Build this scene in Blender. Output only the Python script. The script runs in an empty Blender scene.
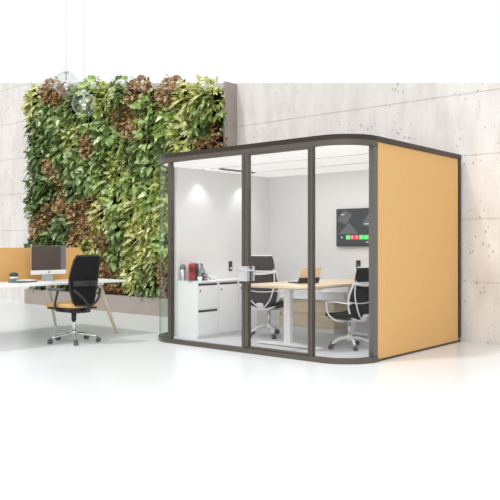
import bpy, bmesh, math, random
from mathutils import Vector, Matrix
S = bpy.context.scene
C = S.collection
PI = math.pi
random.seed(7)

# ------------------------------------------------------------------ materials
def lin(c):
    f = lambda v: v/12.92 if v <= .04045 else ((v+.055)/1.055)**2.4
    return (f(c[0]/255), f(c[1]/255), f(c[2]/255), 1)

def mat(name, rgb, rough=.5, metal=0, spec=.5, noise=None, bump=None, emit=0, var=.0, stretch=(1,1,1), rgb2=None):
    m = bpy.data.materials.new(name); m.use_nodes = True
    nt = m.node_tree; b = nt.nodes['Principled BSDF']
    b.inputs['Base Color'].default_value = lin(rgb)
    b.inputs['Roughness'].default_value = rough
    b.inputs['Metallic'].default_value = metal
    b.inputs['Specular IOR Level'].default_value = spec
    if emit:
        b.inputs['Emission Color'].default_value = lin(rgb); b.inputs['Emission Strength'].default_value = emit
    if noise or bump:
        tc = nt.nodes.new('ShaderNodeTexCoord'); mp = nt.nodes.new('ShaderNodeMapping')
        mp.inputs['Scale'].default_value = stretch
        nt.links.new(tc.outputs['Object'], mp.inputs['Vector'])
        n = nt.nodes.new('ShaderNodeTexNoise'); n.inputs['Scale'].default_value = noise or bump
        n.inputs['Detail'].default_value = 5
        nt.links.new(mp.outputs[0], n.inputs['Vector'])
        r = nt.nodes.new('ShaderNodeValToRGB')
        r.color_ramp.elements[0].position = .3; r.color_ramp.elements[1].position = .7
        r.color_ramp.elements[0].color = lin(rgb2 or rgb); r.color_ramp.elements[1].color = lin(rgb)
        nt.links.new(n.outputs['Fac'], r.inputs[0]); nt.links.new(r.outputs[0], b.inputs['Base Color'])
        if bump:
            bp = nt.nodes.new('ShaderNodeBump'); bp.inputs['Strength'].default_value = var or .2
            bp.inputs['Distance'].default_value = .01
            nt.links.new(n.outputs['Fac'], bp.inputs['Height']); nt.links.new(bp.outputs[0], b.inputs['Normal'])
    return m

def glass_mat(name, tint=(1,1,1), refl=1.0, ior=1.45):
    m = bpy.data.materials.new(name); m.use_nodes = True
    nt = m.node_tree; nt.nodes.clear()
    o = nt.nodes.new('ShaderNodeOutputMaterial'); mx = nt.nodes.new('ShaderNodeMixShader')
    t = nt.nodes.new('ShaderNodeBsdfTransparent'); t.inputs[0].default_value = (*tint, 1)
    g = nt.nodes.new('ShaderNodeBsdfGlossy'); g.inputs['Roughness'].default_value = .01
    f = nt.nodes.new('ShaderNodeLayerWeight'); f.inputs[0].default_value = .5
    p5 = nt.nodes.new('ShaderNodeMath'); p5.operation = 'POWER'; p5.inputs[1].default_value = 5
    nt.links.new(f.outputs['Facing'], p5.inputs[0])
    k = nt.nodes.new('ShaderNodeMath'); k.operation = 'MULTIPLY_ADD'; k.inputs[1].default_value = .95*refl; k.inputs[2].default_value = .04*refl
    nt.links.new(p5.outputs[0], k.inputs[0]); nt.links.new(k.outputs[0], mx.inputs[0])
    nt.links.new(t.outputs[0], mx.inputs[1]); nt.links.new(g.outputs[0], mx.inputs[2])
    nt.links.new(mx.outputs[0], o.inputs[0])
    return m

def leaf_mat(name, cols, rough=.4):
    m = bpy.data.materials.new(name); m.use_nodes = True
    nt = m.node_tree; b = nt.nodes['Principled BSDF']
    g = nt.nodes.new('ShaderNodeNewGeometry'); r = nt.nodes.new('ShaderNodeValToRGB')
    el = r.color_ramp.elements
    while len(el) < len(cols): el.new(.5)
    for i, c in enumerate(cols):
        el[i].position = i/(len(cols)-1); el[i].color = lin(c)
    nt.links.new(g.outputs['Random Per Island'], r.inputs[0]); nt.links.new(r.outputs[0], b.inputs['Base Color'])
    b.inputs['Roughness'].default_value = rough
    b.inputs['Specular IOR Level'].default_value = .6
    tr = nt.nodes.new('ShaderNodeBsdfTranslucent'); nt.links.new(r.outputs[0], tr.inputs[0])
    mx = nt.nodes.new('ShaderNodeMixShader'); mx.inputs[0].default_value = .10
    o = nt.nodes['Material Output']
    nt.links.new(b.outputs[0], mx.inputs[1]); nt.links.new(tr.outputs[0], mx.inputs[2]); nt.links.new(mx.outputs[0], o.inputs[0])
    return m

def concrete_mat():
    m = bpy.data.materials.new('board_concrete'); m.use_nodes = True
    nt = m.node_tree; b = nt.nodes['Principled BSDF']; b.inputs['Roughness'].default_value = .8
    b.inputs['Specular IOR Level'].default_value = .2
    L = nt.links.new
    tc = nt.nodes.new('ShaderNodeTexCoord')
    def mp(s):
        k = nt.nodes.new('ShaderNodeMapping'); k.inputs['Scale'].default_value = s; L(tc.outputs['Object'], k.inputs[0]); return k
    n1 = nt.nodes.new('ShaderNodeTexNoise'); n1.inputs['Scale'].default_value = 1.0; n1.inputs['Detail'].default_value = 9; n1.inputs['Roughness'].default_value = .62
    L(mp((5, 5, 1.6)).outputs[0], n1.inputs[0])
    r1 = nt.nodes.new('ShaderNodeValToRGB'); e = r1.color_ramp.elements
    e[0].position = .28; e[0].color = lin((214, 208, 203)); e[1].position = .6; e[1].color = lin((231, 227, 224))
    L(n1.outputs['Fac'], r1.inputs[0])
    # small air holes
    v = nt.nodes.new('ShaderNodeTexVoronoi'); v.inputs['Scale'].default_value = 14; L(mp((1, 1, .9)).outputs[0], v.inputs[0])
    n2 = nt.nodes.new('ShaderNodeTexNoise'); n2.inputs['Scale'].default_value = 2.2; L(tc.outputs['Object'], n2.inputs[0])
    th = nt.nodes.new('ShaderNodeMath'); th.operation = 'MULTIPLY_ADD'; th.inputs[1].default_value = .75; th.inputs[2].default_value = -.29
    L(n2.outputs['Fac'], th.inputs[0])
    lt = nt.nodes.new('ShaderNodeMath'); lt.operation = 'LESS_THAN'; L(v.outputs['Distance'], lt.inputs[0]); L(th.outputs[0], lt.inputs[1])
    mx = nt.nodes.new('ShaderNodeMix'); mx.data_type = 'RGBA'
    k = nt.nodes.new('ShaderNodeMath'); k.operation = 'MULTIPLY'; k.inputs[1].default_value = .5; L(lt.outputs[0], k.inputs[0])
    L(k.outputs[0], mx.inputs[0]); L(r1.outputs[0], mx.inputs[6]); mx.inputs[7].default_value = lin((120, 108, 100))
    L(mx.outputs[2], b.inputs['Base Color'])
    bp = nt.nodes.new('ShaderNodeBump'); bp.inputs['Strength'].default_value = .5; bp.inputs['Distance'].default_value = .01
    L(n1.outputs['Fac'], bp.inputs['Height']); L(bp.outputs[0], b.inputs['Normal'])
    return m

M = dict(
 concrete=concrete_mat(),
 floor=mat('polished_floor', (226, 229, 231), .28, noise=1.3, rgb2=(221, 225, 227)),
 bronze=mat('bronze_metal', (98, 91, 84), .38, .6),
 dark_bronze=mat('dark_bronze_metal', (62, 55, 51), .3, .6),
 grey_frame=mat('grey_bronze_metal', (105, 102, 99), .4, .5),
 felt=mat('ochre_felt', (220, 177, 120), .95, spec=.1, noise=30, rgb2=(215, 172, 114), bump=60, var=.05),
 felt2=mat('ochre_screen_felt', (226, 180, 118), .95, spec=.1, noise=60, rgb2=(220, 172, 110)),
 white=mat('white_laminate', (243, 243, 243), .35),
 wallw=mat('pod_wall_white', (232, 231, 230), .7),
 ceil=mat('ceiling_fill_glow', (246, 246, 246), .8, emit=.32),  # plain white pod ceiling; weak glow added to brighten it
 slot=mat('dark_slot', (48, 44, 42), .6),
 oak=mat('oak_veneer', (230, 212, 186), .5, noise=4, rgb2=(214, 192, 162), stretch=(1.2, 1.2, 14)),
 oaktop=mat('oak_top', (232, 214, 188), .4, noise=4, rgb2=(220, 198, 168), stretch=(14, 1.2, 1.2)),
 leg_oak=mat('pale_oak_leg', (216, 204, 184), .5, noise=5, rgb2=(200, 186, 164), stretch=(12, 12, 1)),
 chrome=mat('chrome', (215, 215, 215), .18, 1),
 wmetal=mat('white_metal', (236, 236, 236), .35, .1),
 black=mat('black_plastic', (42, 42, 44), .5),
 mesh=mat('black_mesh', (36, 34, 34), .9, spec=.2, noise=160, rgb2=(26, 25, 25)),
 mesh_grey=mat('grey_mesh', (76, 71, 69), .85, noise=160, rgb2=(62, 58, 56)),
 rubber=mat('dark_grey_rubber', (84, 84, 86), .6),
 taupe=mat('taupe_planter', (168, 158, 151), .6, noise=3, rgb2=(160, 150, 143)),
 backing=mat('dark_backing', (30, 32, 22), .9, spec=.1),
 seat_o=mat('ochre_seat', (214, 172, 112), .9, spec=.1),
 screen_off=mat('brown_screen', (88, 76, 70), .15),
 screen_reflect=mat('screen_painted_reflection', (122, 122, 128), .2),  # side reflection on the screen, painted as a flat grey strip
 alu=mat('aluminium', (208, 210, 212), .3, .6),
 red=mat('red_plastic', (160, 36, 46), .25),
 grey_plastic=mat('grey_plastic', (120, 120, 120), .35),
 teal=mat('teal_ceramic', (84, 140, 140), .4),
 teald=mat('dark_teal', (40, 74, 80), .5),
 paper=mat('paper', (230, 232, 236), .7),
 book=mat('notebook_cover', (96, 100, 108), .6),
 gold=mat('gold_lid', (232, 212, 182), .4, .3),
 s_bg=mat('display_dark', (44, 47, 50), .3, emit=.55),
 s_pn=mat('display_grey', (78, 82, 86), .3, emit=.6),
 s_gr=mat('display_green', (60, 205, 95), .3, emit=.7),
 s_rd=mat('display_red', (212, 52, 72), .3, emit=.7),
 s_wh=mat('display_white', (215, 215, 215), .3, emit=.8),
 lamp=mat('lamp_lens', (255, 250, 242), .3, emit=4),
 glass=glass_mat('clear_glass', (.995, .995, .995), .3),
 glass_curve=glass_mat('green_tinted_glass', (.96, .99, .97), .4),
 joint=glass_mat('green_glass_edge', (.62, .86, .66), .6),
 podfloor=mat('pod_floor_grey', (196, 199, 203), .45),
 globe=glass_mat('globe_glass', (.93, .95, .94), 1.3, 1.5),
 carafe=glass_mat('carafe_glass', (.86, .88, .88), 1.3, 1.5),
 pothos=leaf_mat('pothos_leaves', [(58, 78, 34), (108, 138, 66), (158, 184, 108), (212, 226, 174)], .3),
 arrow=leaf_mat('arrowhead_leaves', [(104, 136, 60), (156, 188, 98), (200, 220, 142), (230, 240, 190)], .35),
 lime=leaf_mat('lime_leaves', [(128, 138, 60), (190, 196, 104), (222, 226, 146), (242, 242, 192)], .4),
 copper=leaf_mat('copper_leaves', [(104, 74, 48), (156, 116, 82), (198, 158, 118), (192, 184, 110)], .5),
 deep=leaf_mat('deep_green_leaves', [(42, 60, 28), (82, 108, 52), (122, 146, 80), (178, 198, 142)], .3),
 stem=mat('stem', (70, 80, 40), .8),
)

# ------------------------------------------------------------------ mesh builder
class MB:
    def __init__(s): s.bm = bmesh.new(); s.mi = 0
    def _fin(s, faces):
        for f in faces: f.material_index = s.mi
    def box(s, lo, hi, bevel=0, rot=None, about=None):
        b = bmesh.new(); bmesh.ops.create_cube(b, size=1)
        lo, hi = Vector(lo), Vector(hi); c = (lo+hi)/2; d = hi-lo
        for v in b.verts: v.co = Vector((v.co.x*d.x, v.co.y*d.y, v.co.z*d.z)) + c
        if bevel: bmesh.ops.bevel(b, geom=b.edges[:], offset=bevel, segments=2, profile=.6, affect='EDGES')
        if rot is not None:
            p = Vector(about) if about else c
            for v in b.verts: v.co = p + rot @ (v.co-p)
        s.merge(b); return s
    def merge(s, b):
        vm = {v: s.bm.verts.new(v.co) for v in b.verts}
        for f in b.faces:
            try:
                nf = s.bm.faces.new([vm[v] for v in f.verts]); nf.material_index = s.mi; nf.smooth = f.smooth
            except ValueError: pass
        b.free()
    def tube(s, pts, r, seg=10, flat=None, closed=False):
        pts = [Vector(p) for p in pts]; n = len(pts)
        rs = r if isinstance(r, (list, tuple)) else [r]*n
        rings = []; prev = None
        for i, p in enumerate(pts):
            if closed: t = (pts[(i+1) % n]-pts[i-1])
            else: t = pts[min(i+1, n-1)]-pts[max(i-1, 0)]
            t.normalize()
            if prev is None:
                a = Vector((0, 0, 1)) if abs(t.z) < .9 else Vector((1, 0, 0))
                u = t.cross(a).normalized()
            else:
                u = (prev - t*prev.dot(t)).normalized()
            prev = u; w = t.cross(u)
            fx, fy = flat or (1, 1)
            rings.append([s.bm.verts.new(p + (u*math.cos(2*PI*k/seg)*fx + w*math.sin(2*PI*k/seg)*fy)*rs[i]) for k in range(seg)])
        fs = []
        rng = range(n) if closed else range(n-1)
        for i in rng:
            A, B = rings[i], rings[(i+1) % n]
            for k in range(seg):
                f = s.bm.faces.new([A[k], A[(k+1) % seg], B[(k+1) % seg], B[k]]); f.smooth = True; fs.append(f)
        if not closed:
            fs.append(s.bm.faces.new(rings[0][::-1])); fs.append(s.bm.faces.new(rings[-1]))
        s._fin(fs); return s
    def lathe(s, prof, c=(0, 0, 0), seg=24, axis='Z', cap=True):
        c = Vector(c); rings = []
        for r, z in prof:
            ring = []
            for k in range(seg):
                a = 2*PI*k/seg; x, y = r*math.cos(a), r*math.sin(a)
                p = {'Z': (x, y, z), 'X': (z, x, y), 'Y': (x, z, y)}[axis]
                ring.append(s.bm.verts.new(c+Vector(p)))
            rings.append(ring)
        fs = []
        for A, B in zip(rings, rings[1:]):
            for k in range(seg):
                f = s.bm.faces.new([A[k], A[(k+1) % seg], B[(k+1) % seg], B[k]]); f.smooth = True; fs.append(f)
        if cap:
            fs.append(s.bm.faces.new(rings[0][::-1])); fs.append(s.bm.faces.new(rings[-1]))
        s._fin(fs); return s
    def prism(s, poly, z0, z1, M4=None):
        a = [Vector((x, y, z0)) for x, y in poly]; b = [Vector((x, y, z1)) for x, y in poly]
        if M4 is not None: a = [M4 @ v for v in a]; b = [M4 @ v for v in b]
        A = [s.bm.verts.new(v) for v in a]; B = [s.bm.verts.new(v) for v in b]
        n = len(A); fs = [s.bm.faces.new(A[::-1]), s.bm.faces.new(B)]
        for i in range(n): fs.append(s.bm.faces.new([A[i], A[(i+1) % n], B[(i+1) % n], B[i]]))
        s._fin(fs); return s
    def ribbon(s, path, w, z0, z1, smooth=True):
        P = [Vector((x, y, 0)) for x, y in path]; n = len(P); rows = []
        for i, p in enumerate(P):
            t = (P[min(i+1, n-1)]-P[max(i-1, 0)]).normalized(); nn = Vector((-t.y, t.x, 0))
            q = []
            for sg, z in ((-1, z0), (1, z0), (1, z1), (-1, z1)):
                v = p + nn*sg*w/2; q.append(s.bm.verts.new((v.x, v.y, z)))
            rows.append(q)
        fs = []
        for A, B in zip(rows, rows[1:]):
            for k in range(4):
                f = s.bm.faces.new([A[k], A[(k+1) % 4], B[(k+1) % 4], B[k]]); fs.append(f)
        fs.append(s.bm.faces.new(rows[0][::-1])); fs.append(s.bm.faces.new(rows[-1]))
        s._fin(fs); return s
    def surf(s, fn, nu, nv, th=.01):
        """thick surface; fn(u,v)->Vector ; thickness along normal"""
        g = [[Vector(fn(i/nu, j/nv)) for j in range(nv+1)] for i in range(nu+1)]
        nr = [[None]*(nv+1) for _ in range(nu+1)]
        for i in range(nu+1):
            for j in range(nv+1):
                du = g[min(i+1, nu)][j]-g[max(i-1, 0)][j]; dv = g[i][min(j+1, nv)]-g[i][max(j-1, 0)]
                nr[i][j] = du.cross(dv).normalized()
        A = [[s.bm.verts.new(g[i][j]+nr[i][j]*th/2) for j in range(nv+1)] for i in range(nu+1)]
        B = [[s.bm.verts.new(g[i][j]-nr[i][j]*th/2) for j in range(nv+1)] for i in range(nu+1)]
        fs = []
        for i in range(nu):
            for j in range(nv):
                f = s.bm.faces.new([A[i][j], A[i+1][j], A[i+1][j+1], A[i][j+1]]); f.smooth = True; fs.append(f)
                f = s.bm.faces.new([B[i][j], B[i][j+1], B[i+1][j+1], B[i+1][j]]); f.smooth = True; fs.append(f)
        for i in range(nu):
            fs.append(s.bm.faces.new([A[i][0], B[i][0], B[i+1][0], A[i+1][0]])); fs.append(s.bm.faces.new([A[i][nv], A[i+1][nv], B[i+1][nv], B[i][nv]]))
        for j in range(nv):
            fs.append(s.bm.faces.new([A[0][j], A[0][j+1], B[0][j+1], B[0][j]])); fs.append(s.bm.faces.new([A[nu][j], B[nu][j], B[nu][j+1], A[nu][j+1]]))
        s._fin(fs); return s
    def build(s, name, m, parent=None, world=True):
        """world=True: vertices were given in world coordinates and parent is an unrotated Empty"""
        if parent is not None and world:
            bmesh.ops.translate(s.bm, verts=s.bm.verts[:], vec=-Vector(parent.location))
        bmesh.ops.recalc_face_normals(s.bm, faces=s.bm.faces[:])
        me = bpy.data.meshes.new(name); s.bm.to_mesh(me); s.bm.free()
        for x in (m if isinstance(m, (list, tuple)) else [m]): me.materials.append(x)
        o = bpy.data.objects.new(name, me); C.objects.link(o)
        if parent is not None: o.parent = parent
        return o
    def build_at(s, name, m, origin):
        """single-mesh top-level thing, origin placed at `origin`"""
        bmesh.ops.translate(s.bm, verts=s.bm.verts[:], vec=-Vector(origin))
        o = s.build(name, m); o.location = origin; return o
    def sub(s, name, m, part, thing):
        """a sub-part whose vertices are in world coordinates; part sits at the thing's origin"""
        bmesh.ops.translate(s.bm, verts=s.bm.verts[:], vec=-Vector(thing.location))
        o = s.build(name, m, None); o.parent = part; return o

def tag(o, label, cat, group=None):
    o['label'] = label; o['category'] = cat
    if group: o['group'] = group
    return o
def thing(name, label, cat, loc, rz=0, group=None):
    o = bpy.data.objects.new(name, None); C.objects.link(o); o.empty_display_size = .1
    o.location = loc; o.rotation_euler = (0, 0, rz)
    return tag(o, label, cat, group)
def struct(o): o['kind'] = 'structure'; return o
def copy_tree(o, parent=None):
    c = o.copy(); C.objects.link(c)
    if parent: c.parent = parent
    for ch in list(o.children): copy_tree(ch, c)
    return c
def bez(pts, n=8):
    """Catmull-Rom through points"""
    P = [Vector(p) for p in pts]; P = [2*P[0]-P[1]]+P+[2*P[-1]-P[-2]]; out = []
    for i in range(1, len(P)-2):
        for k in range(n):
            t = k/n; a, b, c, d = P[i-1], P[i], P[i+1], P[i+2]
            out.append(.5*((2*b)+(c-a)*t+(2*a-5*b+4*c-d)*t*t+(3*b-a-3*c+d)*t**3))
    out.append(P[-2]); return out
def arc(cx, cy, r, a0, a1, n=14):
    return [(cx+r*math.cos(math.radians(a0+(a1-a0)*i/n)), cy+r*math.sin(math.radians(a0+(a1-a0)*i/n))) for i in range(n+1)]

# ------------------------------------------------------------------ setting
WY = 8.47                                    # face of the concrete wall
ztop = lambda x: 2.667-.1479*x               # raking top of the wall (pitched roof line)
w = MB()
prof = []                                    # (y, z) of the wall face with recessed joints
joints = [.74, 1.52, 2.31, 3.08, 3.86, 4.64]
x0, x1 = -18.5, 3.5
def slab(za, zb, y):
    """wall band between heights za, zb clipped under the raking top"""
    pts = []
    def xcut(z): return (2.667-z)/.1479
    A = (x0, za); B = (min(x1, xcut(za)), za)
    if B[0] <= x0: return
    poly = [A, B]
    if xcut(zb) >= x1: poly += [(x1, zb), (x0, zb)]
    elif xcut(zb) <= x0:
        if B[0] < x1: poly += [(x0, ztop(x0))]
        else: poly += [(x1, ztop(x1)), (x0, ztop(x0))]
    else:
        if B[0] >= x1: poly += [(x1, ztop(x1))]
        poly += [(xcut(zb), zb), (x0, zb)]
    M4 = Matrix(((1, 0, 0, 0), (0, 0, 1, 0), (0, 1, 0, 0), (0, 0, 0, 1)))
    w.prism(poly, y, WY+.3, M4)
zs = [0]+joints+[5.6]
for i in range(len(zs)-1):
    slab(zs[i]+(.007 if i else 0), zs[i+1]-.007, WY)
    if i < len(joints): slab(zs[i+1]-.007, zs[i+1]+.007, WY+.008)
struct(w.build('wall_back', M['concrete']))
f = MB(); f.box((-22, -9, -.1), (12, WY+.3, 0)); struct(f.build('floor', M['floor']))

# ------------------------------------------------------------------ living wall
LX0, LX1 = -13.02, -7.5
lw = thing('living_wall', 'tall green wall of mixed leafy plants covering the concrete wall', 'living wall', (-10.26, 8.36, .32))
M4 = Matrix(((1, 0, 0, 0), (0, 0, 1, 0), (0, 1, 0, 0), (0, 0, 0, 1)))
MB().prism([(LX0+.03, .33), (LX1-.05, .33), (LX1-.05, ztop(LX1)-.14), (LX0+.03, ztop(LX0)-.14)], 8.27, WY, M4).build('backing_panel', M['backing'], lw)
MB().box((LX1-.045, 8.2, .32), (LX1, WY, ztop(LX1)-.02)).build('edge_trim', M['taupe'], lw)

def leaf(vs, fs, base, d, nrm, L, W, shape, droop):
    d = d.normalized(); s = d.cross(nrm).normalized(); n = s.cross(d).normalized()
    prof = {'heart': [(0, .25), (.12, .85), (.4, 1), (.72, .62)], 'long': [(0, .2), (.2, .75), (.5, 1), (.8, .6)],
            'small': [(0, .3), (.3, .95), (.6, 1), (.85, .6)]}[shape]
    b0 = len(vs)
    for t, wd in prof:
        p = base + d*L*t - Vector((0, 0, 1))*droop*L*t*t
        vs += [p - s*W*wd/2 + n*W*.13, p, p + s*W*wd/2 + n*W*.13]
    vs.append(base + d*L - Vector((0, 0, 1))*droop*L)
    for i in range(3):
        a = b0+3*i
        fs += [(a, a+1, a+4, a+3), (a+1, a+2, a+5, a+4)]
    a = b0+9; fs += [(a, a+1, b0+12), (a+1, a+2, b0+12)]

SPEC = {  # material, shape, leaf length, width ratio, number, clump radius, clump depth
 'pothos_plant': ('pothos', 'heart', .14, .72, 150, .40, .22),
 'arrowhead_plant': ('arrow', 'heart', .14, .58, 150, .40, .22),
 'lime_plant': ('lime', 'long', .15, .42, 210, .40, .20),
 'copper_plant': ('copper', 'small', .085, .55, 430, .38, .17),
 'deep_green_plant': ('deep', 'heart', .15, .55, 150, .40, .18),
}
proto = {}
for nm, (mm, shp, L, wr, N, R, D) in SPEC.items():
    proto[nm] = []
    for var in range(3):
        vs, fs = [], []
        rnd = random.Random(sum(map(ord, mm)) + var*31)
        for i in range(N):
            a = rnd.uniform(0, 2*PI); rr = R*math.sqrt(rnd.random())
            px, pz = rr*math.cos(a), rr*math.sin(a)
            dep = D*(1-(rr/R)**2)*rnd.uniform(.35, 1.05)+.02
            base = Vector((px, -dep, pz))
            rad = Vector((math.cos(a), 0, math.sin(a)))
            d = rad*rnd.uniform(.1, .6) + Vector((rnd.uniform(-.9, .9), -rnd.uniform(.3, .9), rnd.uniform(-.9, .35)))
            if shp == 'small': d = Vector((rnd.uniform(-1, 1), -rnd.uniform(.3, .9), rnd.uniform(-.7, .6)))
            nrm = Vector((rnd.uniform(-.9, .9), -1, rnd.uniform(.3, 1.6)))
            l = L*rnd.uniform(.65, 1.2)
            leaf(vs, fs, base, d, nrm, l, l*wr*rnd.uniform(.85, 1.15), shp, rnd.uniform(.05, .35))
        me = bpy.data.meshes.new(nm); me.from_pydata([tuple(v) for v in vs], [], fs); me.materials.append(M[mm])
        for p in me.polygons: p.use_smooth = True
        proto[nm].append(me)

# where each kind grows: spots noted on the wall (metres along the wall, height)
def onwall(px, py):
    t = (px-250)/711; X = (t*.76*8.2-.6499*8.2)/(.7606+t*.6492)
    d = -.6492*X+.76*8.2; return X, 1.2+(245-py)*d/711
SEED = [('copper_plant', [(62, 100), (50, 130), (55, 142), (105, 122), (128, 92), (112, 112), (160, 98), (166, 130), (175, 112), (140, 150), (135, 160), (55, 165), (45, 215), (68, 210), (85, 205),
                       (55, 225), (100, 270), (122, 275), (150, 205), (125, 145), (160, 290), (215, 100), (200, 150), (95, 240), (78, 160)]),
        ('lime_plant', [(48, 100), (90, 125), (80, 138), (110, 95), (190, 92), (165, 88), (182, 120), (205, 95), (125, 190), (115, 210), (148, 225), (130, 245), (140, 255), (100, 255), (150, 270), (105, 218), (155, 255), (175, 180)]),
        ('arrowhead_plant', [(38, 92), (75, 130), (95, 95), (105, 165), (112, 185), (145, 115), (200, 130), (180, 140), (220, 120), (105, 200), (130, 268), (130, 290), (90, 300), (160, 250), (150, 185)]),
        ('pothos_plant', [(70, 115), (62, 145), (48, 110), (95, 150), (118, 130), (148, 105), (140, 135), (60, 195), (85, 175), (100, 190), (150, 165), (215, 130), (230, 85), (85, 88), (110, 290), (135, 230), (120, 235)]),
        ('deep_green_plant', [(36, 120), (40, 160), (38, 190), (50, 180), (70, 185), (90, 195), (120, 170), (160, 150), (175, 165), (40, 235), (110, 230), (150, 290), (60, 235), (130, 220)])]
seeds = [(nm, *onwall(*p)) for nm, l in SEED for p in l]
cols, rows = 12, 9
cnt = 0
for i in range(cols):
    for j in range(rows):
        X = LX0+.37+(LX1-LX0-.76)*i/(cols-1) + random.uniform(-.06, .06)
        Z = .52+.5*j+(.25 if i % 2 else 0) + random.uniform(-.05, .05)
        if Z > ztop(X)-.10: continue
        Z = max(min(Z, ztop(X)-.30), .66)
        # jittered nearest spot
        jx, jz = X+random.gauss(0, .2), Z+random.gauss(0, .2)
        nm = min(seeds, key=lambda q: (q[1]-jx)**2+(q[2]-jz)**2)[0]
        o = bpy.data.objects.new(nm, random.choice(proto[nm])); C.objects.link(o); o.parent = lw
        o.location = Vector((X, 8.27, Z))-lw.location
        o.rotation_euler = (0, random.uniform(-.5, .5), 0)
        s_ = random.uniform(.92, 1.08); o.scale = (s_*random.choice((-1, 1)), s_, s_)
        cnt += 1
print('plants', cnt)

pt = MB(); pt.box((LX0-.02, 8.12, 0), (LX1, WY-.005, .30), .006)
pl = pt.build_at('planter_trough', M['taupe'], (-10.26, 8.3, 0))
tag(pl, 'long low taupe planter trough on the floor beneath the green wall', 'planter')

# ------------------------------------------------------------------ meeting pod
H = 2.318
pod = thing('meeting_pod', 'freestanding glass office pod with bronze frame and ochre side panel', 'office pod', (-5.3, 7.2, 0))
XL, XR, YF, YB = -6.86, -3.76, 6.0, 8.42
RL, RR = .46, .40
pathF = [(XL, YB)] + arc(XL+RL, YF+RL, RL, 180, 270) + arc(XR-RR, YF+RR, RR, 270, 360) + [(XR, YB)]
MB().ribbon(pathF, .055, 2.268, H).build('top_frame', M['dark_bronze'], pod)
ri = [(XL, YF+RL)] + arc(XL+RL, YF+RL, RL, 180, 270)[1:] + arc(XR-RR, YF+RR, RR, 270, 360)
MB().ribbon(ri, .05, 2.212, 2.268).build('head_rail', M['bronze'], pod)
MB().ribbon(ri, .06, 0, .055).build('bottom_rail', M['bronze'], pod)
MB().box((XR-.05, 6.40, 0), (XR+.014, YB, .02)).build('bottom_rail', M['dark_bronze'], pod)
pf = MB().prism([(XL+.05, 8.37)] + arc(XL+RL, YF+RL, RL-.03, 180, 270) + arc(XR-RR, YF+RR, RR-.03, 270, 360) + [(XR-.05, 8.37)], 0, .002).build('floor', M['podfloor']); struct(pf)
def post(xa, xb, ya, yb, m='bronze', n='post'):
    MB().box((xa, ya, .055), (xb, yb, 2.214), .004).build(n, M[m], pod)
post(-6.42, -6.375, 5.97, 6.03)
post(-5.22, -5.18, 5.97, 6.03)
post(-4.283, -4.257, 5.97, 6.03)
post(XR-.05, XR+.012, 6.34, 6.42, 'grey_frame')
MB().box((XR-.06, 8.36, .055), (XR+.02, 8.42, 2.268)).build('post', M['dark_bronze'], pod)
post(XL-.03, XL+.03, 6.42, 6.47)
# glass
MB().ribbon(arc(XL+RL, YF+RL, RL+.012, 180, 270), .014, .055, 2.212).build('curved_glass', M['glass_curve'], pod)
MB().box((-6.375, 5.994, .055), (-5.22, 6.006, 2.212)).build('glass_pane', M['glass'], pod)
MB().ribbon([(-4.257, YF)] + arc(XR-RR, YF+RR, RR, 270, 350), .012, .055, 2.212).build('curved_glass', M['glass'], pod)
for a_ in (186, 222):
    MB().ribbon(arc(XL+RL, YF+RL, RL+.012, a_, a_+1.6, 2), .016, .055, 2.212).build('glass_joint', M['joint'], pod)
for yy in (6.9, 7.65):
    MB().box((-6.76, yy, 2.219), (-3.83, yy+.008, 2.222)).build('ceiling_joint', M['grey_plastic'], pod)
# door
d = MB(); xa, xb = -5.175, -4.288
for bx_ in (((xa, 5.97, .065), (xa+.045, 6.03, 2.21)), ((xb-.026, 5.97, .065), (xb, 6.03, 2.21)), ((xa+.045, 5.97, .062), (xb-.026, 6.03, .075)), ((xa+.045, 5.97, 2.195), (xb-.026, 6.03, 2.21))): d.box(*bx_, .003)
door = d.build('door', M['bronze'], pod)
MB().box((xa+.045, 5.995, .075), (xb-.026, 6.005, 2.195)).sub('glass_pane', M['glass'], door, pod)
h = MB(); h.box((-5.225, 5.91, .80), (-5.095, 5.965, .965), .008)
h.box((-5.20, 6.03, .80), (-5.10, 6.06, .965), .008)
h.tube([(-5.15, 5.915, .925), (-5.15, 5.875, .925)], .012, 10)
h.tube(bez([(-5.165, 5.875, .925), (-5.05, 5.872, .925), (-4.95, 5.872, .928)], 4), .012, 10, (1, .8))
hd = h.sub('lock_handle', M['alu'], door, pod); hd['label'] = 'pale metal lock box with lever'
# opaque walls, ceiling, outer panel
MB().box((XL, 6.47, .0), (-6.77, YB, 2.265)).build('left_wall', M['wallw'], pod)
MB().box((XL+.05, 8.37, 0), (XR-.05, YB, 2.265)).build('rear_wall', M['wallw'], pod)
MB().box((XR-.06, 6.42, .055), (XR-.03, 8.36, 2.265)).build('right_wall', M['wallw'], pod)
fp = MB().box((XR-.03, 6.42, .02), (XR+.008, 8.36, 2.265), .003).build('felt_panel', M['felt'], pod); fp['label'] = 'ochre felt panel'
inner = [(XL+.05, 8.37)] + arc(XL+RL, YF+RL, RL-.03, 180, 270) + arc(XR-RR, YF+RR, RR-.03, 270, 360) + [(XR-.05, 8.37)]
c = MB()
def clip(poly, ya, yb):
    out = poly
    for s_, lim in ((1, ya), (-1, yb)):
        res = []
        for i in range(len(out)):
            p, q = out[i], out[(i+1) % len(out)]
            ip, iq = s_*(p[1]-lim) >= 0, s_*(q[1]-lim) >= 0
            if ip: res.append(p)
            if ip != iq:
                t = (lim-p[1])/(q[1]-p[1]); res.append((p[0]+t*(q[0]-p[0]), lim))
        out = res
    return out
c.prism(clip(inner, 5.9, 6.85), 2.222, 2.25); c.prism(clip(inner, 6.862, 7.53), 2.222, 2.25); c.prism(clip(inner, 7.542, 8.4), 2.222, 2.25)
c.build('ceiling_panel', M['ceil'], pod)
MB().prism(inner, 2.252, 2.30).build('roof', M['grey_frame'], pod)
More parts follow.
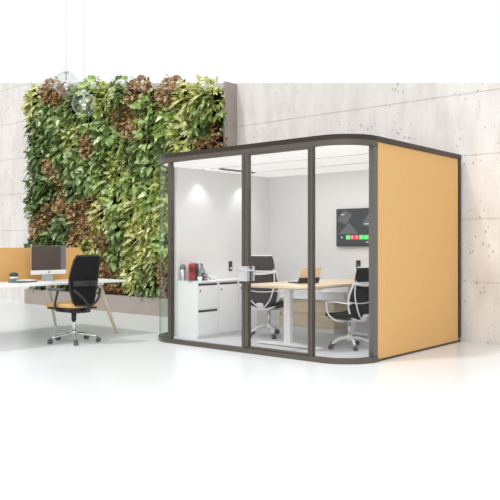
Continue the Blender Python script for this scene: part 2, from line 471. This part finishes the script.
MB().box((-6.77, 8.355, 0), (-3.82, 8.37, .07)).build('skirting', M['white'], pod)
for (xx, yy, lb) in ((-6.6, 6.85, 'small round downlight in the pod ceiling, nearest the front glass'), (-6.6, 7.72, 'small round downlight in the pod ceiling, farther from the front glass')):
    dl = thing('downlight', lb, 'downlight', (xx, yy, 2.222), group='pod downlights')
    MB().lathe([(.05, 0), (.05, -.006), (.036, -.006), (.036, 0)], seg=20, cap=False).build('trim_ring', M['alu'], dl, False)
    MB().lathe([(.035, -.001), (.035, -.004)], seg=20).build('lens', M['lamp'], dl, False)
vt = MB(); vt.box((-6.48, 6.95, 2.209), (-6.42, 7.65, 2.222))
for k in range(3): vt.box((-6.475+.018*k, 6.96, 2.205), (-6.469+.018*k, 7.64, 2.211))
tag(vt.build_at('ceiling_vent', M['grey_plastic'], (-6.45, 7.3, 2.222)), 'narrow grey slot vent in the pod ceiling above the white cabinets', 'vent')

# wall controls
def switch(loc, face, lb):
    t = thing('wall_control', lb, 'wall switch', loc)
    if face == 'x':
        MB().box((0, -.032, -.07), (.012, .032, .07), .003).build('plate', M['black'], t, False)
        MB().box((.012, -.016, -.045), (.015, .016, -.015)).build('button', M['paper'], t, False)
    else:
        MB().box((-.034, -.012, -.06), (.034, 0, .06), .003).build('plate', M['black'], t, False)
        MB().box((-.012, -.015, -.01), (.012, -.012, .01)).build('button', M['grey_plastic'], t, False)
switch((-6.77, 7.5, .90), 'x', 'black wall control plate above the white filing cabinets')
switch((-5.19, 8.37, .93), 'y', 'black wall control plate below the wall screen')

# wall screen
tv = thing('wall_screen', 'black wall screen showing a green and red booking strip', 'screen', (-5.06, 8.37, 1.18))
MB().box((-.46, -.05, 0), (.46, -.02, .52), .004).build('casing', M['black'], tv, False)
MB().box((-.2, -.02, .15), (.2, 0, .38)).build('wall_bracket', M['black'], tv, False)
s = MB(); Y_ = -.051
def q(xa, za, xb, zb, mi, k=0): s.mi = mi; s.box((xa, Y_-.0006*(k+1), za), (xb, Y_-.0006*k, zb))
q(-.45, .01, .45, .51, 0)
def poly(pts, mi, k):
    s.mi = mi; s.prism(pts, Y_-.0006*(k+1), Y_-.0006*k, M4)
poly([(-.45, .36), (-.33, .51), (-.2, .44), (-.3, .3)], 1, 1); poly([(-.42, .17), (-.1, .17), (-.25, .33)], 1, 1)
poly([(-.05, .3), (.1, .5), (.25, .42), (.1, .25)], 1, 1); poly([(.2, .2), (.44, .2), (.44, .4)], 1, 1)
cells = [2, 3, 3, 2, 2, 3, 3, 2, 3, 2]
for i, cm in enumerate(cells):
    xa_ = -.30+.072*i; q(xa_, .095, xa_+.068, .155, cm, 2)
    q(xa_+.026, .11, xa_+.032, .14, 4, 3)
    if cm == 3: q(xa_+.02, .137, xa_+.036, .141, 4, 3); q(xa_+.03, .122, xa_+.042, .126, 4, 3)
for (xa_, za_, l) in ((-.38, .435, .06), (.3, .45, .07), (-.0, .30, .24), (.1, .27, .2), (.2, .34, .14), (.02, .055, .22), (.12, .03, .08), (.3, .2, .1)):
    for k in range(int(l/.014)): q(xa_+.014*k, za_, xa_+.014*k+.009, za_+.009+.004*(k % 2), 4, 2)
poly([(-.36, .11), (-.36, .14), (-.385, .125)], 4, 2)
s.build('display', [M['s_bg'], M['s_pn'], M['s_gr'], M['s_rd'], M['s_wh']], tv, False)

# ------------------------------------------------------------------ filing cabinets
LB = ['white metal filing cabinet with two drawers, beneath the red coffee machine', 'white metal cupboard in the middle of the row of three cabinets', 'white metal cupboard at the far end of the row, behind the door lock']
for i in range(3):
    y0 = 6.47+.396*i; y1 = y0+.394
    t = thing('filing_cabinet', LB[i], 'cabinet', (-6.58, (y0+y1)/2, 0), group='white cabinets in the pod')
    b = MB(); b.box((-6.765, y0, .0), (-6.415, y1, .715), .003)
    b.build('body', M['white'], t)
    MB().box((-6.766, y0, .716), (-6.395, y1, .733), .003).build('cabinet_top', M['white'], t)
    def front(nm, za, zb, lock):
        p = MB().box((-6.414, y0+.003, za), (-6.40, y1-.003, zb), .002).build(nm, M['white'], t)
        MB().box((-6.401, y0+.012, zb-.036), (-6.3985, y1-.03, zb-.008)).sub('pull_slot', M['slot'], p, t)
        if lock: MB().lathe([(.011, 0), (.011, .006), (.008, .008)], (-6.40, y0+.05, zb-.10), 14, 'X').sub('lock', M['slot'], p, t)
    if i == 0: front('drawer', .375, .712, True); front('drawer', .035, .371, False)
    else: front('cabinet_door', .035, .712, True)

# coffee corner
cm = thing('coffee_machine', 'small red capsule coffee machine with black spout side', 'coffee machine', (-6.56, 6.56, .733))
b = MB(); b.surf(lambda u, v: Vector((.13-.26*u, -.055+.0*v, .0)), 1, 1, .001) if False else None
side = bez([(.09, 0, .012), (.1, 0, .12), (.12, 0, .19), (.06, 0, .228), (-.06, 0, .225), (-.12, 0, .17), (-.12, 0, .012)], 4)
b.prism([(p.x, p.z) for p in side], -.055, .045, M4); b.build('housing', M['red'], cm, False)
MB().box((-.10, -.05, 0), (.20, .04, .014), .004).build('base', M['grey_plastic'], cm, False)
b = MB(); b.prism([(p.x*.98+.005, p.z*.98) for p in side], .046, .085, M4); b.build('side_panel', M['black'], cm, False)
b = MB(); b.tube(bez([(.09, -.005, .16), (.14, -.005, .165), (.15, -.005, .13)], 4), .016, 12); b.build('spout', M['black'], cm, False)
b = MB(); b.tube(bez([(.10, -.045, .20), (.03, -.045, .25), (-.05, -.045, .235)], 4), .008, 8); b.build('lever', M['alu'], cm, False)
def cup(loc, r, hgt, nm, lb, cat, m):
    o = MB(); o.lathe([(r*.62, 0), (r*.66, .002), (r*.95, hgt*.6), (r, hgt), (r*.93, hgt), (r*.88, hgt*.6), (r*.55, .006)], seg=20)
    o = o.build(nm, M[m]); o.location = loc; tag(o, lb, cat); return o
cup((-6.42, 6.585, .748), .032, .055, 'coffee_cup', 'small white cup under the spout of the red coffee machine', 'cup', 'white')
fr = thing('milk_frother', 'grey cylindrical milk frother standing left of the red coffee machine', 'milk frother', (-6.48, 6.44+.06, .733)); fr.location = (-6.62, 6.50, .733)
fr.location = (-6.71, 6.51, .733); cm.location = (-6.61, 6.59, .733); cm.rotation_euler = (0, 0, math.radians(-50)); cm.scale = (.85, .85, 1)
bpy.data.objects['coffee_cup'].location = (-6.47, 6.58, .733)
MB().lathe([(.034, 0), (.036, .01), (.036, .15)], seg=20).build('jug', M['alu'], fr, False)
MB().lathe([(.037, .15), (.037, .18), (.026, .21), (.008, .215)], seg=20).build('lid', M['grey_plastic'], fr, False)
ca = thing('glass_carafe', 'clear glass carafe with stopper standing beside the coffee machine', 'carafe', (-6.62, 6.77, .733))
MB().lathe([(.045, 0), (.05, .01), (.05, .12), (.02, .18), (.022, .205), (.018, .205), (.016, .18), (.046, .118), (.046, .012)], seg=24).build('vessel', M['carafe'], ca, False)
MB().lathe([(.016, .19), (.018, .215), (.022, .23), (.010, .242)], seg=18).build('stopper', M['alu'], ca, False)
cf = thing('capsule_jar', 'short glass jar of red coffee capsules in front of the carafe', 'jar', (-6.49, 6.69, .733))
MB().lathe([(.04, 0), (.042, .004), (.042, .1), (.039, .1), (.039, .006)], seg=24).build('jar_glass', M['carafe'], cf, False)
for k, (ax, ay, az) in enumerate(((-.015, -.01, .008), (.016, .004, .008), (-.004, .017, .036), (0, -.012, .062))):
    MB().lathe([(.009, 0), (.014, .02), (.015, .024)], (ax, ay, az), 12).build('capsule', M['red' if k % 2 == 0 else 'alu'], cf, False)
cup((-6.58, 6.93, .733), .062, .05, 'white_bowl', 'low white bowl on the cabinets behind the glass carafe', 'bowl', 'white')

# ------------------------------------------------------------------ oak table in the pod
tb = thing('meeting_table', 'pale oak topped meeting table on white T legs inside the pod', 'table', (-4.95, 7.25, 0))
def rrect(xa, ya, xb, yb, r, n=6):
    rs = r if isinstance(r, tuple) else (r,)*4
    return arc(xa+rs[0], ya+rs[0], rs[0], 180, 270, n)+arc(xb-rs[1], ya+rs[1], rs[1], 270, 360, n)+arc(xb-rs[2], yb-rs[2], rs[2], 0, 90, n)+arc(xa+rs[3], yb-rs[3], rs[3], 90, 180, n)
b = MB()
A = rrect(-5.46, 6.27, -4.56, 8.2, (.06, .12, .04, .04)); b.prism(A, .722, .742)
B_ = rrect(-5.40, 6.33, -4.62, 8.14, (.06, .12, .04, .04)); 
# bevelled underside
va = [b.bm.verts.new((x, y, .722)) for x, y in A]; vb = [b.bm.verts.new((x, y, .704)) for x, y in B_]
for i in range(len(A)): b.bm.faces.new([va[i], va[(i+1) % len(A)], vb[(i+1) % len(A)], vb[i]])
b.bm.faces.new(vb)
b.build('tabletop', M['oaktop'], tb)
for yy in (6.68, 8.08):
    MB().box((-5.155, yy-.03, .03), (-5.06, yy+.03, .69), .006).build('leg', M['wmetal'], tb)
    b = MB(); b.prism([(-5.55 if yy < 7 else -5.155, .012), (-5.55 if yy < 7 else -5.155, .026), (-5.15, .05), (-5.02, .05), (-4.63, .026), (-4.63, .012)], yy-.04, yy+.04, M4); b.build('foot', M['wmetal'], tb)
    MB().box((-5.3, yy-.03, .68), (-4.65, yy+.03, .704)).build('cross_bar', M['wmetal'], tb)
MB().box((-5.12, 6.7, .66), (-5.08, 8.08, .69)).build('beam', M['wmetal'], tb)

lp = thing('laptop', 'open laptop with a gold lid and dark keyboard on the oak table', 'laptop', (-5.0, 6.93, .742), math.radians(72))
MB().box((-.15, -.0, 0), (.15, .21, .012), .004).build('keyboard_base', M['black'], lp, False)
lid = MB().box((-.15, -.004, .012), (.15, .004, .21), .004, Matrix.Rotation(math.radians(24), 3, 'X'), (0, 0, .012))
lido = lid.build('lid', M['gold'], lp, False)
MB().box((-.151, -.012, .006), (.151, .002, .075), .002, Matrix.Rotation(math.radians(24), 3, 'X'), (0, 0, .012)).build('cover_flap', M['black'], lp, False)
b = MB(); b.lathe([(.0125, -.0005), (.0125, .0005)], (0, 0, 0), 16, 'Y'); b.tube([(.001, 0, .012), (.008, 0, .021)], .004, 8, (1, .25))
lg = b.build('logo', M['slot'], None); lg.parent = lido; lg.location = (0, -.058, .125); lg.rotation_euler = (math.radians(24), 0, 0)

# low credenza under the screen
cr = thing('low_credenza', 'low oak drawer unit with white padded top beneath the wall screen', 'credenza', (-5.75, 8.2, 0))
MB().box((-6.30, 8.04, .06), (-5.36, 8.35, .44), .003).build('carcass', M['oak'], cr)
MB().box((-6.29, 8.05, 0), (-5.38, 8.34, .06)).build('plinth', M['white'], cr)
for za, zb in ((.07, .25), (.256, .436)):
    for xa_, xb_ in ((-6.295, -6.09), (-6.085, -5.365)):
        dw = MB().box((xa_, 8.026, za), (xb_, 8.04, zb), .002).build('drawer', M['oak'], cr)
        MB().box((xa_+.02, 8.02, zb-.05), (xa_+.035, 8.027, zb-.02)).sub('pull', M['slot'], dw, cr)
b = MB(); P0 = [(-6.31, 8.0), (-5.16, 8.0), (-5.16, 8.08), (-5.30, 8.35), (-6.31, 8.35)]
b.prism(P0, .445, .47); Q0 = [(-6.30, 8.02), (-5.2, 8.02), (-5.2, 8.08), (-5.32, 8.34), (-6.30, 8.34)]; b.prism(Q0, .47, .565)
b.build('padded_top', M['white'], cr)

# ------------------------------------------------------------------ chairs
def star_base(t, R, m, hubz=.10):
    b = MB(); b.lathe([(.03, hubz-.03), (.042, hubz-.02), (.042, hubz+.03), (.03, hubz+.045)], seg=18); b.build('hub', m, t, False)
    for k in range(5):
        a = 2*PI*k/5+.35; dx, dy = math.cos(a), math.sin(a)
        lg = MB(); lg.tube(bez([(dx*.03, dy*.03, hubz+.01), (dx*R*.55, dy*R*.55, hubz-.005), (dx*R, dy*R, .072)], 4), [.02]*4+[.017]*4+[.013], 10, (1, .8))
        lg.build('base_arm', m, t, False)
        cs = MB()
        for s_ in (-1, 1):
            px_, py_ = -dy*.014*s_, dx*.014*s_
            cb = bmesh.new()
            bmesh.ops.create_cone(cb, cap_ends=True, segments=18, radius1=.029, radius2=.029, depth=.02)
            Mx = Matrix.Translation((dx*(R+.012)+px_, dy*(R+.012)+py_, .0295)) @ Matrix.Rotation(a+PI/2, 4, 'Z') @ Matrix.Rotation(PI/2, 4, 'Y')
            for v in cb.verts: v.co = Mx @ v.co
            cs.merge(cb)
        cs.tube([(dx*R, dy*R, .04), (dx*R, dy*R, .08)], .008, 8)
        cs.build('caster', M['rubber'], t, False)

def seat_mesh(w_, l_, z, th, m, t, y0=-.2):
    b = MB()
    def fn(u, v):
        x = (u-.5)*w_; y = y0+v*l_
        zz = z - .03*max(0, v-.75)**1.5*8*.3 + .01*abs(2*u-1)**2
        k = 1-.12*abs(2*v-1)**4
        return Vector((x*k, y, zz))
    b.surf(fn, 10, 12, th)
    o = b.build('seat', m, t, False)
    md = o.modifiers.new('round', 'BEVEL'); md.width = th*.3; md.segments = 2; md.limit_method = 'ANGLE'
    return o

def task_chair():
    t = thing('task_chair', 'black mesh office chair with ochre seat at the white desk', 'chair', (-7.36, 5.27, 0), PI/2+.05)
    star_base(t, .29, M['chrome'])
    MB().tube([(0, 0, .1), (0, 0, .30)], .022, 14).build('gas_cylinder', M['chrome'], t, False)
    MB().tube([(0, 0, .27), (0, 0, .38)], .03, 14).build('cylinder_sleeve', M['black'], t, False)
    b = MB(); b.box((-.11, -.19, .37), (.11, .16, .415), .015); b.build('tilt_mechanism', M['black'], t, False)
    st = seat_mesh(.48, .48, .46, .055, M['seat_o'], t); st['label'] = 'ochre upholstered seat'
    seatpan = MB(); seatpan.box((-.22, -.18, .412), (.22, .24, .435), .01); seatpan.build('seat_pan', M['black'], t, False)
    # back
    def cen(v): return Vector((0, -.24-.05*v-.03*math.sin(v*PI*1.1)*-1-.05*max(0, v-.6), .47+.60*v))
    def wd(v): return .29+.14*math.sin(min(1, v*1.8)*PI/2) - .05*max(0, v-.6)/.4 - .6*max(0, v-.93)
    def fn(u, v):
        p = cen(v); x = (u-.5)*wd(v); return p + Vector((x, .05*(2*u-1)**2, 0))
    bk = MB(); bk.surf(fn, 12, 16, .012); bk.build('backrest', M['mesh'], t, False)
    fr_ = MB(); rim = [fn(0, v/12) for v in range(13)]+[fn(u/8, 1) for u in range(1, 9)]+[fn(1, 1-v/12) for v in range(1, 13)]+[fn(1-u/8, 0) for u in range(1, 8)]
    fr_.tube(rim, .012, 8, closed=True); fr_.build('back_frame', M['black'], t, False)
    lu = MB(); lu.surf(lambda u, v: cen(.38+.12*v)+Vector(((u-.5)*.36, -.028+.045*(2*u-1)**2, 0)), 8, 3, .015); lu.build('lumbar_support', M['black'], t, False)
    sp = MB()
    for s_ in (-1, 1): sp.tube(bez([(0, -.29, .44), (s_*.10, -.33, .54), (s_*.2, -.255, .66)], 5), .015, 8)
    sp.tube(bez([(0, -.12, .39), (0, -.25, .40), (0, -.30, .47)], 5), [.028]*11, 10, (1, .7)); sp.build('back_support', M['black'], t, False)
    for s_ in (-1, 1):
        a = MB(); a.tube(bez([(s_*.14, .0, .40), (s_*.25, .0, .41), (s_*.262, .03, .47), (s_*.262, -.03, .65)], 5), [.017]*16, 10, (1.3, .8))
        ao = a.build('armrest', M['black'], t, False)
        p = MB(); p.box((s_*.262-.04, -.12, .65), (s_*.262+.04, .13, .678), .012); po = p.build('arm_pad', M['rubber'], None); po.parent = ao
    return t
task_chair()

def conf_chair():
    t = thing('conference_chair', '', 'chair', (0, 0, 0))
    star_base(t, .28, M['wmetal'], .13)
    MB().tube([(0, 0, .12), (0, 0, .36)], .024, 14).build('gas_cylinder', M['chrome'], t, False)
    b = MB(); b.box((-.09, -.16, .35), (.09, .12, .39), .015); b.tube(bez([(0, -.08, .37), (0, -.22, .38), (0, -.28, .45)], 5), .02, 10, (2.5, .7)); b.build('tilt_mechanism', M['wmetal'], t, False)
    seat_mesh(.47, .47, .435, .05, M['mesh'], t, -.22)
    MB().box((-.2, -.16, .385), (.2, .2, .412), .01).build('seat_pan', M['black'], t, False)
    def cen(v): return Vector((0, -.23-.10*v-.055*math.sin(v*PI*.95)*-1, .42+.44*v))
    def wd(v): return .36+.09*math.sin(min(1, v*1.6)*PI/2)
    def fn(u, v):
        p = cen(v); return p+Vector(((u-.5)*wd(v), .05*(2*u-1)**2, -.05*(1-v)**2*(1-(2*u-1)**2)-.03*v*v*(1-(2*u-1)**2)))
    bk = MB(); bk.surf(fn, 12, 14, .016); bk.build('backrest', M['mesh_grey'], t, False)
    rim = [fn(0, v/12) for v in range(13)]+[fn(u/8, 1) for u in range(1, 9)]+[fn(1, 1-v/12) for v in range(1, 13)]+[fn(1-u/8, 0) for u in range(1, 8)]
    MB().tube(rim, .013, 8, closed=True).build('back_frame', M['wmetal'], t, False)
    MB().tube([fn(u/8, .45)+Vector((0, -.014, 0)) for u in range(9)], .007, 8).build('back_band', M['wmetal'], t, False)
    def hn(u, v): return Vector(((u-.5)*(.44-.05*v-.02*(2*v-1)**2), -.325-.02*v+.05*(2*u-1)**2, .87+.19*v))
    MB().surf(hn, 10, 8, .016).build('headrest', M['mesh_grey'], t, False)
    MB().tube([hn(u/8, .0) for u in range(9)], .011, 8).build('headrest_rail', M['wmetal'], t, False)
    MB().tube([hn(u/8, 1.0)+Vector((0,0,.004)) for u in range(9)], .010, 8).build('headrest_rail', M['wmetal'], t, False)
    for s_ in (-1, 1):
        MB().tube(bez([(s_*.05, -.24, .40), (s_*.15, -.27, .52), (s_*.2, -.265, .72), (s_*.2, -.285, .9)], 5), .009, 8).build('back_strut', M['wmetal'], t, False)
        a = MB(); a.tube(bez([(s_*.08, -.05, .36), (s_*.24, .0, .37), (s_*.27, .13, .45), (s_*.27, .17, .60)], 6), .014, 10, (1.4, .8))
        ao = a.build('armrest', M['wmetal'], t, False)
        p = MB(); p.tube(bez([(s_*.27, .18, .605), (s_*.27, .0, .615), (s_*.26, -.16, .605), (s_*.22, -.22, .60)], 5), .012, 10, (1.5, .7)); po = p.build('arm_pad', M['wmetal'], None); po.parent = ao
    return t
ca_ = conf_chair(); ca_.location = (-5.88, 7.27, 0); ca_.rotation_euler = (0, 0, math.radians(14))
tag(ca_, 'white framed grey mesh chair with headrest behind the door glass', 'chair', 'conference chairs in the pod')
cb_ = copy_tree(ca_); cb_.location = (-4.50, 7.06, 0); cb_.rotation_euler = (0, 0, math.radians(84)); cb_.scale = (.92, .84, .89)
tag(cb_, 'white framed dark mesh chair facing the oak table by the curved glass', 'chair', 'conference chairs in the pod')
for ch in cb_.children:
    if ch.name.startswith(('backrest', 'headrest')) and 'rail' not in ch.name:
        ch.data = ch.data.copy(); ch.data.materials[0] = M['mesh']

# ------------------------------------------------------------------ desk with screen
dk = thing('bench_desk', 'long white bench desk with ochre divider screen and splayed oak legs', 'desk', (-8.3, 4.7, 0))
MB().prism(rrect(-9.16, 3.0, -7.5, 6.22, .03), .705, .73).build('desktop', M['white'], dk)
MB().box((-9.0, 3.3, .665), (-7.66, 3.36, .70)).build('beam', M['wmetal'], dk)
MB().box((-9.0, 5.9, .665), (-7.66, 5.96, .70)).build('beam', M['wmetal'], dk)
MB().box((-8.38, 3.36, .665), (-8.32, 5.9, .70)).build('beam', M['wmetal'], dk)
for sx, sy in ((1, 1), (-1, 1), (1, -1), (-1, -1)):
    cx = -8.33; tx, ty = cx+sx*.60, (5.93 if sy > 0 else 3.33); bx2, by2 = cx+sx*.71, ty+sy*.22
    MB().tube([(bx2, by2, 0), (tx, ty, .70)], [.018, .034], 12).build('leg', M['leg_oak'], dk)
# divider: upright, rounded top corners
pd = [(3.1, .60), (6.12, .60)]+[(6.12-.12+.12*math.cos(a), 1.165-.12+.12*math.sin(a)) for a in [PI/2*k/8 for k in range(9)]]+[(3.22+.12*math.cos(a), 1.045+.12*math.sin(a)) for a in [PI/2+PI/2*k/8 for k in range(9)]]
Mx = Matrix(((0, 0, 1, 0), (1, 0, 0, 0), (0, 1, 0, 0), (0, 0, 0, 1)))
sc = MB().prism([(a, b_) for a, b_ in pd if b_ > .7] [0:0] or [(3.1, .731), (6.12, .731)]+pd[2:], -8.35, -8.32, Mx).build('divider_screen', M['felt2'], dk); sc['label'] = 'ochre felt divider screen'

mo = thing('desktop_computer', 'slim all-in-one computer with white chin and dark screen on the desk', 'computer', (-8.1, 5.40, .73), PI/2)
mo.rotation_euler = (0, 0, PI/2)   # local -y faces the chair
# local: x along the desk, -y toward viewer side
MB().box((-.264, -.012, .14), (.264, .006, .46), .004).build('casing', M['alu'], mo, False)
b = MB(); b.box((-.262, -.0135, .142), (.182, -.012, .458)); b.mi = 1; b.box((.182, -.0135, .142), (.262, -.012, .458)); b.build('screen', [M['screen_off'], M['screen_reflect']], mo, False)
ch = MB().box((-.264, -.014, .085), (.264, .004, .14), .003).build('chin', M['white'], mo, False)
b = MB(); b.lathe([(.011, -.0006), (.011, .0006)], (0, -.015, .112), 16, 'Y'); b.tube([(.001, -.015, .122), (.007, -.015, .13)], .004, 8, (1, .25)); lo = b.build('logo', M['slot'], None); lo.parent = ch
b = MB(); b.prism([(-.09, .0), (.09, .0), (.075, .15), (-.075, .15)], .02, .028, M4); b.box((-.075, .0, .13), (.075, .028, .145)); b.box((-.1, -.09, 0), (.1, .08, .006), .002); b.build('stand', M['alu'], mo, False)
jr = thing('storage_jar', 'teal and white banded jar on the desk near the divider screen', 'jar', (-8.16, 4.93, .73))
MB().lathe([(.045, 0), (.052, .01), (.052, .045)], seg=24).build('jar_bottom', M['teal'], jr, False)
MB().lathe([(.053, .045), (.053, .07)], seg=24).build('jar_band', M['white'], jr, False)
MB().lathe([(.054, .07), (.054, .10), (.035, .118), (.012, .122)], seg=24).build('lid', M['teald'], jr, False)
nb = thing('notebook', 'grey covered notebook lying on the white desk beside the jar', 'notebook', (-7.98, 4.95, .73), .25)
MB().box((-.10, -.15, 0), (.10, .15, .018), .002).build('cover', M['book'], nb, False)
MB().box((-.097, -.02, .018), (.097, .147, .03), .002).build('pages', M['paper'], nb, False)
tag(MB().box((-.055, -.14, 0), (.055, .14, .010), .004).build('keyboard', M['alu']), 'slim white keyboard on the desk in front of the computer', 'keyboard').location = (-7.86, 5.42, .73)

# ------------------------------------------------------------------ glass pendants
def pendant(loc, r, lb):
    t = thing('pendant_lamp', lb, 'pendant lamp', loc, group='clear glass pendants')
    n = 16
    b = MB(); b.lathe([(r*math.sin(a), r*math.cos(a)) for a in [PI*(.06+.94*k/n) for k in range(n)]]+[(.001, -r)], seg=32, cap=False); g = b.build('glass_globe', M['globe'], t, False)
    MB().lathe([(.03, r*.96), (.034, r*1.0), (.03, r*1.12), (.006, r*1.2)], seg=18).build('cap', M['alu'], t, False)
    b = MB(); b.tube([(0, 0, r*.98), (0, 0, r*.35)], .012, 10); b.build('lamp_holder', M['alu'], t, False)
    for k, (ax, az) in enumerate(((-.4, .25), (.35, .3), (.1, -.15), (-.15, -.45), (.42, -.2))):
        q_ = MB(); q_.tube([(0, 0, r*.35), (ax*r*.8, 0, az*r*.8)], .003, 6); bb = q_.build('bulb_arm', M['alu'], t, False)
        q2 = MB(); q2.lathe([(.018*math.sin(PI*j/8)+.0005, -.018*math.cos(PI*j/8)) for j in range(9)], (ax*r*.8, (k % 2-.5)*.04, az*r*.8), 12); u = q2.build('bulb', M['white'], None); u.parent = bb
    MB().tube([(0, 0, r*1.18), (0, 0, 5.2-loc[2])], .0022, 6).build('cord', M['alu'], t, False)
def cam2w(px, py, d):
    xc = (px-250)/711*d; return (.7606*xc-.6492*d, .6492*xc+.7606*d, 1.2+(245-py)*d/711)
pendant(cam2w(84, 104, 9.0), .15, 'clear glass globe pendant hanging lower in front of the green wall')
pendant(cam2w(66, 84, 9.2), .15, 'clear glass globe pendant hanging higher and left of the other')

# ------------------------------------------------------------------ light
W = bpy.data.worlds.new('World'); S.world = W; W.use_nodes = True
W.node_tree.nodes['Background'].inputs[0].default_value = (1, 1, 1, 1)
W.node_tree.nodes['Background'].inputs[1].default_value = 1.0
def area(name, loc, rot, sx, sy, e, col=(1, 1, 1)):
    l = bpy.data.lights.new(name, 'AREA'); l.shape = 'RECTANGLE'; l.size = sx; l.size_y = sy; l.energy = e; l.color = col
    o = bpy.data.objects.new(name, l); C.objects.link(o); o.location = loc; o.rotation_euler = rot; return o
area('floor_fill_light', (-1.2, 1.6, 5.5), (0, 0, 0), 6, 5, 270)  # added fill lamp out of view, whitens the foreground floor
sl = bpy.data.lights.new('sun_light', 'SUN'); sl.energy = 1.25; sl.angle = math.radians(5); sl.color = (1, .97, .93)
so = bpy.data.objects.new('sun_light', sl); C.objects.link(so)
so.rotation_euler = Vector((.35, .62, -1.25)).to_track_quat('-Z', 'Y').to_euler()
for yy in (6.85, 7.72):
    sp = bpy.data.lights.new('downlight_beam', 'SPOT'); sp.energy = 7; sp.spot_size = math.radians(95); sp.spot_blend = .7; sp.shadow_soft_size = .03
    o = bpy.data.objects.new('downlight_beam', sp); C.objects.link(o); o.location = (-6.6, yy, 2.19)
area('pod_fill_light', (-5.1, 7.3, 2.19), (0, 0, 0), 1.6, 1.0, 12)  # fill without a fixture, added to lift the dark pod interior

# ------------------------------------------------------------------ camera
cd = bpy.data.cameras.new('camera'); cd.sensor_width = 36; cd.lens = 711/500*36; cd.shift_y = -.01; cd.clip_end = 100
co = bpy.data.objects.new('camera', cd); C.objects.link(co); co.location = (0, 0, 1.2)
co.rotation_euler = (PI/2, 0, math.asin(.6492)); S.camera = co
vs_ = S.view_settings; vs_.view_transform = 'Standard'; vs_.look = 'None'; vs_.gamma = 1; vs_.use_curve_mapping = False; vs_.exposure = 0
